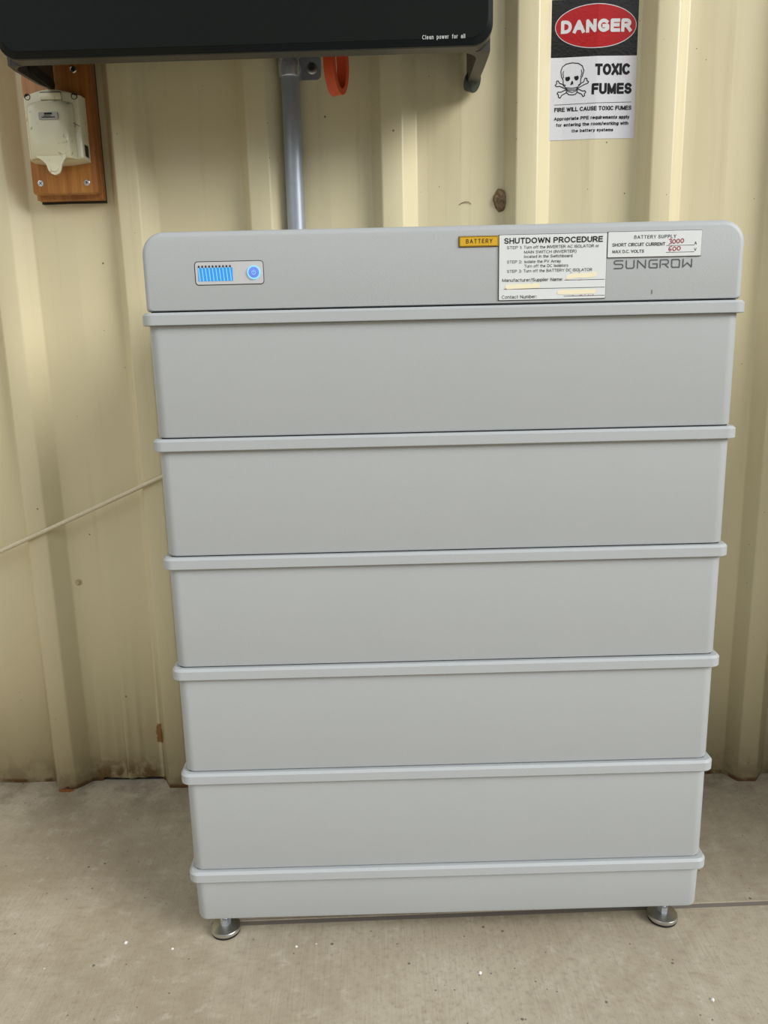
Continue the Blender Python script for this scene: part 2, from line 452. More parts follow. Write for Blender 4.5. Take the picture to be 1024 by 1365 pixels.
def stroke_2d(pts, w, closed=False, round_ends=True, joints=False, extend=0.0):
    vs, fs = [], []
    P = list(pts) + ([pts[0]] if closed else [])
    if extend and len(P) > 1 and math.dist(P[0], P[-1]) > 1e-7:
        d = math.dist(P[0], P[1]) or 1; P[0] = (P[0][0] - (P[1][0] - P[0][0]) / d * extend, P[0][1] - (P[1][1] - P[0][1]) / d * extend)
        d = math.dist(P[-1], P[-2]) or 1; P[-1] = (P[-1][0] - (P[-2][0] - P[-1][0]) / d * extend, P[-1][1] - (P[-2][1] - P[-1][1]) / d * extend)
    for (x0, y0), (x1, y1) in zip(P[:-1], P[1:]):
        d = math.hypot(x1 - x0, y1 - y0)
        if d < 1e-9: continue
        nx, ny = -(y1 - y0) / d * w / 2, (x1 - x0) / d * w / 2
        o = len(vs)
        vs += [(x0 + nx, y0 + ny), (x0 - nx, y0 - ny), (x1 - nx, y1 - ny), (x1 + nx, y1 + ny)]; fs.append((o, o + 1, o + 2, o + 3))
    for x, y in (P if round_ends else P[1:-1] if joints else []):
        o = len(vs); k = 10
        vs += [(x + w / 2 * math.cos(2 * math.pi * i / k), y + w / 2 * math.sin(2 * math.pi * i / k)) for i in range(k)]
        fs.append(tuple(range(o, o + k)))
    return vs, fs

def poly_2d(pts): return list(pts), [tuple(range(len(pts)))]

def ellipse(cx, cy, rx, ry, n=48, a0=0, a1=360):
    full = abs(a1 - a0) >= 360
    return [(cx + rx * math.cos(math.radians(a0 + (a1 - a0) * i / (n if full else n - 1))),
             cy + ry * math.sin(math.radians(a0 + (a1 - a0) * i / (n if full else n - 1)))) for i in range(n)]

def merge(*items):
    vs, fs = [], []
    for v, f in items:
        o = len(vs); vs += v; fs += [tuple(i + o for i in q) for q in f]
    return vs, fs

def flat(name, drawing, mat, parent, y, origin=(0, 0), conform=None, cuts=(), stagger=6e-7):
    """a 2D drawing as a mesh in the xz plane at depth y; conform(x) gives the surface height for folded sheets"""
    vs, fs = drawing
    bm = bmesh.new()
    bv = [bm.verts.new((x, 0, z)) for x, z in vs]
    for n_, q in enumerate(fs):                            # overlapping strokes lie a hair above each other
        for i in q: bv[i].co.y = -n_ * stagger
        try: bm.faces.new([bv[i] for i in q])
        except ValueError: pass
    for c in cuts:
        bmesh.ops.bisect_plane(bm, geom=bm.verts[:] + bm.edges[:] + bm.faces[:], plane_co=(c, 0, 0), plane_no=(1, 0, 0))
    for v in bm.verts:
        yy = y if conform is None else y - conform(v.co.x)
        v.co = (v.co.x - origin[0], yy + v.co.y, v.co.z - origin[1])
    for fc in bm.faces:
        fc.normal_update()
        if fc.normal.y > 0: fc.normal_flip()
    me = bpy.data.meshes.new(name); bm.to_mesh(me); bm.free()
    me.materials.append(M[mat])
    o = bpy.data.objects.new(name, me); COL.objects.link(o); o.parent = parent
    return o

# ------------------------------------------------------------------ the setting
# ribbed sheet profile: (u offset from a rib's right foot, height towards the room)
PITCH = 0.1893
RIB0 = -0.574
PROF = [(-0.064, 0.0), (-0.050, 0.025), (-0.020, 0.025), (0.0, 0.0), (0.018, 0.0), (0.064, 0.0032)]

def pan_h(u):
    k = math.floor((u - RIB0 + 0.064) / PITCH); t = u - RIB0 - k * PITCH
    P = PROF + [(PITCH - 0.064, 0.0)]
    for (a, ha), (b, hb) in zip(P[:-1], P[1:]):
        if a - 1e-9 <= t <= b + 1e-9: return ha + (hb - ha) * (t - a) / (b - a)
    return 0.0

def sheet_profile(u0, u1):
    pts = []
    k = math.floor((u0 - RIB0) / PITCH) - 1
    while RIB0 + k * PITCH < u1 + PITCH:
        pts += [(RIB0 + k * PITCH + a, h) for a, h in PROF]; k += 1
    out = []
    for i in range(1, len(pts) - 1):                      # small fillets at the folds
        a, b, c = Vector(pts[i - 1]), Vector(pts[i]), Vector(pts[i + 1])
        r = 0.0022 if max(abs(a.y - b.y), abs(c.y - b.y)) > 0.01 else 0.0012
        p, q = b + (a - b).normalized() * r, b + (c - b).normalized() * r
        for t in (0, 0.5, 1):
            out.append(tuple((1 - t) ** 2 * p + 2 * t * (1 - t) * b + t * t * q))
    return [p for p in out if u0 <= p[0] <= u1]

def build_setting():
    # back wall
    prof = sheet_profile(-2.4, 2.2)
    mb = MB()
    zs = [0.0, 0.35, 0.9, 1.6, SHADE_ROOF['z'] + 0.02]
    rnd = random.Random(11)
    def foot(u):                                           # the sheet is eaten away in the stained pan
        if -0.556 < u < -0.452: return 0.0068 + rnd.uniform(-.0016, .0012)
        return 0.0004
    fine = sorted(prof + [(-0.5555 + i * 0.1030 / 16, pan_h(-0.5555 + i * 0.1030 / 16)) for i in range(17)])
    mb.loft([[(u, -h, foot(u) if z == 0 else z) for u, h in fine] for z in zs], False, False, closed=False)
    w = mb.build('wall_back', 'wall', sharp=60); w.location = (0, WALL_Y, 0); w.rotation_euler.z = WALL_A
    so = w.modifiers.new('thickness', 'SOLIDIFY'); so.thickness = 0.0008; so.offset = 0
    tag(w, kind='structure')
    mb = MB(); mb.box(-2.4, 2.2, 0.004, 0.05, -0.02, 0.09); mb.build('gap_light_block', 'black', w, 0)  # added black block behind the sheet: stops light leaking, darkens the gap
    # floor: two broomed slabs with a control joint between them
    fl = empty('floor'); tag(fl, kind='structure')
    jy = lambda x: 0.0495 + 0.0145 * x
    g = 0.0040
    x0, x1, y0, y1 = -5.0, 8.0, -9.5, 1.2
    def slab(poly_):
        m = MB(); c = 0.0005
        cx = sum(p[0] for p in poly_) / 4; cy = sum(p[1] for p in poly_) / 4
        ins = [(x + (c if x < cx else -c), y + (c if y < cy else -c)) for x, y in poly_]
        m.loft([[(x, y, -0.1) for x, y in poly_], [(x, y, -c) for x, y in poly_], [(x, y, 0.0) for x, y in ins]])
        return m
    slab([(x0, y0), (x1, y0), (x1, jy(x1) - g), (x0, jy(x0) - g)]).build('concrete_slab', 'concrete', fl, 20)
    slab([(x0, jy(x0) + g), (x1, jy(x1) + g), (x1, y1), (x0, y1)]).build('concrete_slab', 'concrete', fl, 20)
    m = MB(); m.loft([[(a, jy(a) - g, z), (x1, jy(x1) - g, z), (x1, jy(x1) + g, z), (a, jy(a) + g, z)] for a, z in ((-0.30, -0.05), (-0.30, -0.0012))])
    m.build('joint_filler', 'filler', fl, 0)
    m = MB(); e = g + 0.0006; m.loft([[(x0, jy(x0) - e, z), (-0.30, jy(-.3) - e, z), (-0.30, jy(-.3) + e, z), (x0, jy(x0) + e, z)] for z in (-0.05, 0.0)])
    m.build('joint_filler', 'concrete', fl, 0)
    # unseen roof and outer walls, added to shape the daylight
    m = MB(); R = SHADE_ROOF; m.box(R['x0'], R['x1'], R['y0'], R['y1'], R['z'], R['z'] + 0.05)
    tag(m.build('shade_roof', 'shade_roof', None, 0), kind='structure')
    m = MB(); L = LEFT; m.box(L['x'] - 0.05, L['x'], L['y0'], 0.6, 0, L['h'])
    tag(m.build('shade_wall_left', 'shade_wall', None, 0), kind='structure')
    m = MB(); F = FRONT; m.box(F['x0'], F['x1'], F['y'] - 0.05, F['y'], 0, F['h'])
    tag(m.build('shade_wall_front', 'shade_wall', None, 0), kind='structure')
    m = MB(); G = RIGHT; m.box(G['x'], G['x'] + 0.05, G['y0'], G['y1'], 0, G['h'])
    tag(m.build('shade_wall_right', 'shade_wall', None, 0), kind='structure')
    m = MB(); m.box(SHADE_STUB['x'], SHADE_STUB['x'] + 0.09, SHADE_STUB['y0'], 0.325, 0, SHADE_STUB['h'])  # added block, out of view, shading floor and wall on the right
    tag(m.build('shade_wall_stub', 'shade_wall', None, 0), kind='structure')
build_setting()

# ------------------------------------------------------------------ the battery stack
BX, BD = 0.3125, 0.33            # half width over the flanges, depth
STEP, RIM_TOPZ, RIM_H = 0.13, 0.7444, 0.0128
def rim_z(k): return RIM_TOPZ - STEP * k

def rr_loop(d, z, half, y0, y1, r):
    return [(x, y, z) for x, y in rrect(-half + d, half - d, y0 + d, y1 - d, max(r - d, 0.001), 10)]

def build_battery():
    root = empty('battery_stack')
    tag(root, 'tall pale grey stacked home battery on steel feet in front of the cream ribbed wall', 'battery')
    r = 0.013
    def flange(k, parent):
        m = MB(); z = rim_z(k); q = 0.0026
        m.loft([rr_loop(0.004, z, BX, 0, BD, r), rr_loop(0.0005, z, BX, 0, BD, r), rr_loop(0, z + 0.0006, BX, 0, BD, r),
                rr_loop(0, z + RIM_H - q, BX, 0, BD, r), rr_loop(q, z + RIM_H, BX, 0, BD, r)])
        return m.build('flange', 'powder', parent, 14)
    ins = 0.0052
    def body(z0, z1, name, taper=0.0, b=0.002):
        m = MB(); h = BX - ins; y0, y1 = 0.0056, BD - ins
        m.loft([rr_loop(b + taper, z0, h, y0, y1, r), rr_loop(b * .3 + taper, z0 + b * .3, h, y0, y1, r), rr_loop(taper, z0 + b, h, y0, y1, r),
                rr_loop(0, z1 - 0.0005, h, y0, y1, r), rr_loop(0.001, z1, h, y0, y1, r)])
        return m.build(name, 'powder', root, 30)
    gap = 0.0011
    for k in range(5):
        mod = body(rim_z(k + 1) + RIM_H + gap, rim_z(k), 'battery_module')
        flange(k, mod)
        # dark seam plate the module sits on
    base = body(0.0375, rim_z(5), 'base_module', taper=0.001, b=0.004); flange(5, base)
    # dark gaskets in the seams
    for k in range(6):
        m = MB(); z = rim_z(k) + RIM_H
        m.loft([rr_loop(0.009, z - 0.001, BX, 0, BD, r), rr_loop(0.009, z + gap + 0.001, BX, 0, BD, r)])
        m.build('gasket', 'black', root, 0)
    # control unit on top
    z0, z1 = rim_z(0) + RIM_H + gap, 0.8365
    m = MB(); h = BX - 0.0055; R = 0.023; bb = 0.0062
    def lid_loop(d, y):
        return [(x, y, z) for x, z in rrect(-h + d, h - d, z0 + min(d, .0012), z1 - d, R, 10, (0.003, 0.003, R - d, R - d))]
    prof = [(bb * (1 - math.sin(math.radians(a))), 0.0050 + bb * (1 - math.cos(math.radians(a)))) for a in (0, 18, 36, 54, 72, 90)]
    m.loft([lid_loop(d, y) for d, y in prof] + [lid_loop(0, BD - 0.006), lid_loop(0.004, BD - 0.002)])
    lid = m.build('control_unit', 'powder', root, 30)
    FY = 0.0050                                             # front face of the control unit
    # recessed-looking display panel with a dark outline gap
    px0, px1, pz0, pz1 = -0.2540, -0.1838, 0.7833, 0.8068
    m = MB(); a = rrect(px0, px1, pz0, pz1, 0.0035, 5); b = rrect(px0 + .0007, px1 - .0007, pz0 + .0007, pz1 - .0007, 0.0029, 5)
    m.loft([[(x, FY - 0.0002, z) for x, z in a], [(x, FY - 0.0002, z) for x, z in b]], False, False)
    m.build('panel_seam', 'cap', lid, 0)
    m = MB(); b2 = rrect(px0 + .0009, px1 - .0009, pz0 + .0009, pz1 - .0009, 0.0028, 5)
    m.loft([[(x, FY + 0.001, z) for x, z in b], [(x, FY - 0.0001, z) for x, z in b], [(x, FY - 0.0004, z) for x, z in b2]])
    m.build('display_panel', 'panel', lid, 30)
    bar = core = dot = None
    for i in range(10):
        x = -0.2492 + i * 0.00351
        for kind in ('bar', 'core', 'dot'):
            src = dict(bar=bar, core=core, dot=dot)[kind]
            if src is None:
                m = MB()
                if kind == 'bar': m.box(-0.0012, 0.0022, FY - 0.0007, FY, 0.7874, 0.8004); src = bar = m.mesh('light_bar', 'led', 0)
                elif kind == 'core':
                    m.loft([[(-0.0009, y, 0.8004), (-0.0002, y, 0.8004), (0.0008, y, 0.7874), (0.0001, y, 0.7874)] for y in (FY - .0009, FY - .0005)]); src = core = m.mesh('light_strip', 'led_core', 0)
                else: m.box(-0.0009, 0.0006, FY - 0.0008, FY, 0.8006, 0.8026); src = dot = m.mesh('indicator_slot', 'black', 0)
            o = bpy.data.objects.new(src.name.split('.')[0], src); COL.objects.link(o); o.parent = lid; o.location.x = x
    bx, bz = -0.1940, 0.7950
    m = MB(); m.lathe((bx, FY, bz), [(0.0060, 0), (0.0060, -0.0009), (0.0055, -0.0012)], 'y', 28); m.build('power_button', 'btn', lid, 40)
    m = MB()
    m.loft([[(bx + q * math.cos(t), FY - y, bz + q * math.sin(t)) for t in [2 * math.pi * i / 32 for i in range(32)]] for q, y in ((0.0053, .0011), (0.0055, .0017), (0.0066, .0017), (0.0069, 0))], False, False)
    m.build('button_ring', 'led_core', lid, 40)
    flat('button_symbol', merge(stroke_2d(ellipse(bx, bz, .0019, .0019, 14, 125, 415), .0005), stroke_2d([(bx, bz), (bx, bz + .0023)], .0005)), 'led_core', lid, FY - 0.0014)
    # raised-ink logo
    LOGO = [[[(1, 1), (.14, 1), (0, .87), (0, .66), (.14, .54), (.86, .54), (1, .42), (1, .13), (.86, 0), (0, 0)]],
            [[(0, 1), (0, .14), (.14, 0), (.86, 0), (1, .14), (1, 1)]],
            [[(0, 0), (0, 1), (1, 0), (1, 1)]],
            [[(1, 1), (.14, 1), (0, .86), (0, .14), (.14, 0), (1, 0), (1, .5), (.45, .5)]],
            [[(0, 0), (0, 1), (.86, 1), (1, .88), (1, .56), (.86, .44), (.25, .44)], [(.55, .44), (1, 0)]],
            [[(0, .38), (0, 1), (.86, 1), (1, .86), (1, .78)], [(1, .62), (1, 0), (.14, 0), (0, .14), (0, .22)]],
            [[(0, 1), (0, 0), (.5, .55), (1, 0), (1, 1)]]]
    cells = [(.1727, .1827), (.1850, .1942), (.1966, .2059), (.2085, .2179), (.2198, .2292), (.2315, .2407), (.2430, .2531)]
    lw = 0.00125; parts = []
    for (a, b), strokes in zip(cells, LOGO):
        for s in strokes:
            parts.append(stroke_2d([(a + lw / 2 + p[0] * (b - a - lw), .7902 + lw / 2 + p[1] * (.0088 - lw)) for p in s], lw, round_ends=True))
    flat('maker_logo', merge(*parts), 'logo_ink', lid, FY - 0.0002)
    m = MB(); m.box(.2129, .2134, FY - .0004, FY, .7650, .7690); m.build('scratch', 'logo_ink', lid, 0)

    # engraved plates glued to the control unit
    def plate(name, mat, x0, x1, z0, z1, label, t=0.0016):
        m = MB(); a = rrect(x0, x1, z0, z1, 0.0006, 2); b = rrect(x0 + .0003, x1 - .0003, z0 + .0003, z1 - .0003, 0.0005, 2)
        m.loft([[(x, FY, z) for x, z in a], [(x, FY - t + .0003, z) for x, z in a], [(x, FY - t, z) for x, z in b]])
        o = m.build(name, mat, root, 30); o['label'] = label
        m = MB(); m.loft([[(x, FY + .0001 - y, z) for x, z in rrect(x0 - e, x1 + e, z0 - e, z1 + e, .0006, 2)] for e, y in ((.0005, 0), (.0005, .0006))])
        m.build('dark_backing', 'ink', o, 0)
        return o, FY - t - 0.00015
    T = text_2d
    o, y = plate('battery_plate', 'yellow_label', .0150, .0546, .8152, .8250, 'amber plate reading BATTERY in black letters')
    flat('lettering', T('BATTERY', .0218, .0485, .8182, .0042, .14, .55), 'ink', o, y)
    fr = rrect(.0156, .0540, .8158, .8244, .0005, 2)
    flat('border_line', stroke_2d(fr, .0003, True, False), 'ink', o, y)
    o, y = plate('shutdown_plate', 'white_label', .0554, .1646, .7620, .8255, 'white plate with the SHUTDOWN PROCEDURE steps in black print')
    R_, B_ = .125, .19
    for l in [('SHUTDOWN PROCEDURE', .0604, .1603, .8170, .0056, B_), ('STEP 1:', .0632, .0782, .8118, .0029, R_),
             ('Turn off the INVERTER AC ISOLATOR or', .0803, .1567, .8119, .0029, R_), ('MAIN SWITCH (INVERTER)', .0808, .1339, .8072, .0029, R_),
             ('located in the Switchboard', .0808, .1299, .8029, .0029, R_), ('STEP 2:', .0634, .0784, .7979, .0029, R_),
             ('Isolate the PV Array', .0812, .1181, .7979, .0029, R_), ('Turn off the DC Isolators', .0810, .1258, .7936, .0029, R_),
             ('STEP 3:', .0635, .0784, .7888, .0029, R_), ('Turn off the BATTERY DC ISOLATOR', .0803, .1504, .7889, .0029, R_),
             ('Manufacturer/Supplier Name:', .0588, .1205, .7799, .0033, R_), ('Contact Number:', .0583, .0941, .7634, .0033, R_)]:
        flat('text_line', T(*l), 'ink', o, y)
    for a, b, zz in ((.1225, .1636, .7805), (.0603, .1637, .7728), (.1221, .1636, .7647)):
        flat('ruled_line', stroke_2d([(a, zz), (b, zz)], .00045), 'ink', o, y)
    # remains of red handwriting below the cream strokes
    bits = []
    for xs, zz in (([.1245, .1252, .137, .1385, .140], .7806), ([.062, .064, .067, .071, .080, .083, .091, .094], .7730), ([.131, .1385, .140, .1435, .147, .149, .1515], .7652)):
        for x in xs: bits.append(stroke_2d([(x, zz + random.uniform(-.0003, .0006)), (x + random.uniform(.0004, .0013), zz + random.uniform(-.0004, .0006))], .0005))
    bits += [stroke_2d([(.128, .7873), (.1298, .7877)], .0004), stroke_2d([(.137, .7877), (.1378, .7875)], .0004), stroke_2d([(.0885, .7779), (.0893, .7781)], .0004)]
    rh = flat('red_handwriting', merge(*bits), 'red_ink', o, y); rh['kind'] = 'stuff'
    for pts, w in (([(.1262, .7834), (.134, .7848), (.1475, .7848), (.1535, .7859)], .0046), ([(.0640, .7751), (.0955, .7757)], .0046), ([(.1172, .7685), (.153, .7689)], .0044)):
        flat('cover_up_stroke', stroke_2d(pts, w), 'cream_cover', o, y - .00012, stagger=4e-6)  # digital cover-up brush marks over the writing, built as flat strokes
    o, y = plate('supply_plate', 'white_label', .1657, .2608, .8016, .8262, 'white plate reading BATTERY SUPPLY with red handwritten ratings')
    for l in [('BATTERY SUPPLY', .1921, .2347, .8191, .0034, .14, .42), ('SHORT CIRCUIT CURRENT', .1702, .2239, .8120, .0033, .16), ('MAX D.C. VOLTS', .1705, .2027, .8056, .0031, .16),
             ('A', .2536, .2560, .8124, .0030, .15), ('V', .2536, .2560, .8062, .0030, .15)]:
        flat('text_line', T(*l), 'ink', o, y)
    for a, b, zz in ((.2251, .2535, .8120), (.2250, .2537, .8054)):
        flat('ruled_line', stroke_2d([(a, zz), (b, zz)], .0004), 'ink', o, y)
    w = .00075; hw = []
    def zero(cx, cz, rx=.0015, rz=.0019): return stroke_2d(ellipse(cx, cz, rx, rz, 14), w, True)
    x, z = .2278, .8134
    hw.append(stroke_2d([(x, z + .0042), (x + .0016, z + .0048), (x + .0026, z + .0038), (x + .0012, z + .0027), (x + .0024, z + .0019), (x + .0022, z + .0006), (x, z)], w))
    for i, cx in enumerate((.2328, .2369, .2411)): hw.append(zero(cx, z + .0024 + i * .0003))
    flat('handwritten_number', merge(*hw), 'red_ink', o, y - .0001); hw = []
    z = .8066
    hw.append(stroke_2d([(x + .0028, z + .0044), (x + .0006, z + .0040), (x, z + .0016), (x + .0012, z), (x + .0026, z + .0010), (x + .0018, z + .0023), (x + .0003, z + .0016)], w))
    for i, cx in enumerate((.2335, .2380)): hw.append(zero(cx, z + .0022 + i * .0003, .0016))
    flat('handwritten_number', merge(*hw), 'red_ink', o, y - .0001)

    # adjustable feet
    for fx, fy in ((-0.279, 0.0335), (0.2745, 0.0335), (-0.279, 0.296), (0.2745, 0.296)):
        m = MB(); m.lathe((fx, fy, 0), [(0.0120, 0.0030), (0.0176, 0.0031), (0.0186, 0.0040), (0.0187, 0.0068), (0.0178, 0.0082), (0.0160, 0.0086), (0.0085, 0.0104), (0.0060, 0.0108)], 'z', 32)
        f = m.build('adjustable_foot', 'steel', root, 40)
        m = MB(); m.lathe((fx, fy, 0), [(0.0165, 0.0), (0.0178, 0.0006), (0.0180, 0.0030), (0.012, 0.0034)], 'z', 32); m.build('rubber_pad', 'black', f, 40)
        m = MB(); m.lathe((fx, fy, 0), [(0.0056, 0.0106), (0.0068, 0.0112), (0.0068, 0.0190), (0.0056, 0.0198)], 'z', 6); m.build('hex_nut', 'zinc', f, 20)
        m = MB(); pr = []
        for i in range(17): pr += [(0.0046, 0.0196 + i * 0.0011), (0.0040, 0.0202 + i * 0.0011)]
        m.lathe((fx, fy, 0), pr, 'z', 14); m.build('threaded_stud', 'zinc', f, 60)
build_battery()

# ------------------------------------------------------------------ inverter on the wall above
def build_inverter():
    U0, Z0 = -0.21, 1.062
    root = wall_root('inverter', U0, Z0)
    tag(root, 'wide charcoal inverter with small white slogan hung on the ribbed wall above the battery', 'inverter')
    x0, x1, H = -0.508 - U0, 0.0805 - U0, 0.46
    def lp(d, y, zo=0.0, r=0.024): return [(x, y, z) for x, z in rrect(x0 + d, x1 - d, zo + d, H - d, r, 8)]
    # bezel casting behind the front panel (open ring)
    m = MB()
    m.loft([lp(0.014, -0.166), lp(0.002, -0.166), lp(0.0, -0.168), lp(0.0, -0.186), lp(0.001, -0.187), lp(0.014, -0.187), lp(0.014, -0.166)], False, False)
    m.build('bezel', 'inv_body', root, 35)
    # front panel with its sloping dark edge
    m = MB(); m.loft([lp(0.0005, -0.1871), lp(0.0005, -0.1890), lp(0.0060, -0.1945)], True, False); m.build('panel_edge', 'inv_edge', root, 25)
    m = MB(); m.loft([lp(0.0060, -0.1945, r=.022), lp(0.0068, -0.1952, r=.022)], False, True); fp = m.build('front_panel', 'inv_front', root, 25)
    flat('slogan', text_2d('Clean  power  for  all', -0.0030 - U0, 0.0470 - U0, 1.0680 - Z0, 0.0046, .13, .40), 'white_ink', fp, -0.1955)
    # side cheeks running back to the wall
    for s, (a, b) in ((0, (x0 + 0.001, x0 + 0.005)), (1, (x1 - 0.0155, x1 - 0.001))):
        m = MB(); sh = 0.030 if s == 0 else 0.0
        prof = [(-0.167, 0.0012 + 0.0), (-0.150, 0.0005), (-0.09, 0.004), (-0.022 - sh, 0.0095), (-0.012 - sh, 0.014), (-0.010 - sh, 0.022), (-0.010 - sh, H - 0.03), (-0.167, H - 0.006)]
        t = 0.0012
        m.loft([[(a, y, z) for y, z in prof], [(a + t, y, z) for y, z in prof], [(b - t, y, z) for y, z in prof], [(b, y, z) for y, z in prof]])
        ck = m.build('side_cheek', 'inv_body', root, 20)
        # concave gusset where the cheek meets the bezel
        gx, sg, gr = (b, 1, 0.020) if s == 0 else (a, -1, 0.026)
        pts = [(gx, -0.1665)] + [(gx + sg * (gr - gr * math.sin(math.radians(t_))), -0.1665 + gr - gr * math.cos(math.radians(t_))) for t_ in range(0, 91, 10)]
        m = MB(); m.loft([[(x, y, z) for x, y in pts] for z in (0.0008, 0.03)]); m.build('corner_gusset', 'inv_body', ck, 20)
        if s == 1:
            c = (a + b) / 2
            m = MB(); cz = 0.0125; n = 20
            ax = Vector((0.80, -0.45, -0.38)).normalized(); e1 = ax.cross(Vector((0, 0, 1))).normalized(); e2 = ax.cross(e1)
            cc = Vector((c, -0.020, cz))
            m.loft([[tuple(cc + ax * d + (e1 * math.cos(2 * math.pi * i / n) + e2 * math.sin(2 * math.pi * i / n)) * q) for i in range(n)] for q, d in ((0.0135, -0.006), (0.0135, 0.0045), (0.0125, 0.006))])
            m.build('end_cap', 'cap', ck, 30)
        else:
            m = MB(); m.loft([[(b + e, y, z) for y, z in rrect(-0.120, -0.046, 0.008, 0.022, 0.006, 4)] for e in (-0.001, 0.003)]); m.build('cable_slot', 'black', ck, 20)
    # main housing and hanger, higher up behind the bezel
    m = MB(); m.box(x0 + 0.016, x1 - 0.018, -0.186, -0.035, 0.062, H - 0.015, 0.008); m.build('housing', 'inv_body', root, 30)
    m = MB(); m.box(x0 + 0.10, x1 - 0.10, -0.036, -0.0255, 0.20, 0.40, 0.002); m.build('wall_bracket', 'galv', root, 30)
build_inverter()

# ------------------------------------------------------------------ orange loop hanging below the inverter
def build_loop():
    U0, Z0 = -0.1118, 1.0430
    root = wall_root('pull_loop', U0, Z0)
    tag(root, 'orange red plastic loop hanging below the charcoal inverter beside the conduit clamp', 'loop')
    m = MB(); n = 44; loops = []
    ang = math.radians(63); hw = 0.0074
    for i in range(n + 1):
        t = 2 * math.pi * i / n; cx, cz = math.cos(t), math.sin(t)
        po = (cx * 0.0205, cz * 0.0390 + 0.0390); pi_ = (cx * 0.0138, cz * 0.0315 + 0.0390)
        sec = []
        for p, y in ((po, -hw), (po, hw), (pi_, hw), (pi_, -hw)):
            sec.append((p[0] * math.cos(ang) - y * math.sin(ang), p[0] * math.sin(ang) + y * math.cos(ang) - 0.085, p[1]))
        loops.append(sec)
    m.loft(loops, False, False)
    m.build('strap', 'orange', root, 50)
build_loop()

# ------------------------------------------------------------------ conduit
def build_conduit():
    U0 = -0.1813
    root = wall_root('conduit', U0, 0)
    tag(root, 'grey galvanised conduit pipe clamped to the wall, running down behind the battery', 'pipe')
    rr_ = 0.0131; yc = -0.0142
    m = MB(); m.lathe((0, yc, 0), [(rr_ - .002, 0.0), (rr_, 0.001), (rr_, 0.5), (rr_, 1.0), (rr_, 1.123), (rr_ - .002, 1.124)], 'z', 28); m.build('pipe', 'galv', root, 40)
    # saddle clamp: a strap over the pipe with a tab screwed to the sheet
    m = MB(); z0, z1 = 1.0872, 1.1180
    out = []
    ro, ri = rr_ + 0.0016, rr_ + 0.0001
    pts_o = [(ro * math.cos(math.radians(a)), yc - ro * math.sin(math.radians(a))) for a in range(-10, 191, 10)]
    pts_i = [(ri * math.cos(math.radians(a)), yc - ri * math.sin(math.radians(a))) for a in range(190, -11, -10)]
    loop_ = pts_o + pts_i
    rows = [(z0, 0), (z0 + .0015, .0006), (z0 + .010, .0006), (z0 + .0125, 0.0015), (z0 + .018, .0015), (z0 + .0205, .0006), (z1 - .0015, .0006), (z1, 0)]
    m.loft([[(x * (1 + e / ro), yc + (y - yc) * (1 + e / ro), z) for x, y in loop_] for z, e in rows])
    sd = m.build('saddle_clamp', 'zinc', root, 30); sd['label'] = 'shiny zinc saddle clamp'
    m = MB(); tab = rrect(rr_ - 0.001, 0.0425, z0, z1, 0.004, 5, (0.0005, 0.007, 0.007, 0.0005))
    m.loft([[(x, -0.0036, z) for x, z in tab], [(x, -0.0054, z) for x, z in tab]])
    m.box(rr_ + .0002, rr_ + .0018, -0.0142, -0.0036, z0, z1)
    m.build('clamp_tab', 'zinc', sd, 30)
    m = MB(); m.lathe((0.030, -0.0054, 1.1018), [(0.0072, 0), (0.0072, -0.0012), (0.0058, -0.0018)], 'y', 24); m.build('washer', 'steel', sd, 30)
    m = MB(); m.lathe((0.030, -0.0072, 1.1018), [(0.0043, 0.001), (0.0043, -0.0016), (0.0036, -0.0024), (0.0020, -0.0024), (0.0018, -0.0012)], 'y', 18); m.build('screw_head', 'cap', sd, 30)
build_conduit()

# ------------------------------------------------------------------ timber board and weatherproof socket
def build_board():
    U0, Z0 = -0.503, 0.934
    root = wall_root('mounting_board', U0, Z0)
    tag(root, 'reddish brown timber mounting board screwed to the wall below the inverter corner', 'board')
    m = MB(); m.box(-0.0495, 0.0445, -0.006, -0.0005, -0.002, 0.205, 0.0005); m.build('rubber_backing', 'black', root, 0)
    m = MB(); m.box(-0.0500, 0.0455, -0.0200, -0.006, 0.0005, 0.205, 0.0015); m.build('rear_plank', 'wood', root, 30)
    m = MB(); m.box(-0.0480, 0.0455, -0.0365, -0.0202, 0.0060, 0.205, 0.0035); m.build('front_plank', 'wood', root, 30)
    for i, (x, z) in enumerate(((-0.0351, 0.0205), (0.0305, 0.0200), (0.0266, 0.1655))):
        m = MB(); m.lathe((x, -0.0365, z), [(0.0044, 0.0005), (0.0044, -0.0006), (0.0034, -0.0012)], 'y', 20)
        s = m.build('screw', 'steel', root, 30)
        a = 0.7 + i * 0.5; c, sn = math.cos(a) * .0022, math.sin(a) * .0022
        flat('cross_slot', merge(stroke_2d([(x - c, z - sn), (x + c, z + sn)], .0009), stroke_2d([(x + sn, z - c), (x - sn, z + c)], .0009)), 'ink', s, -0.0378)
build_board()

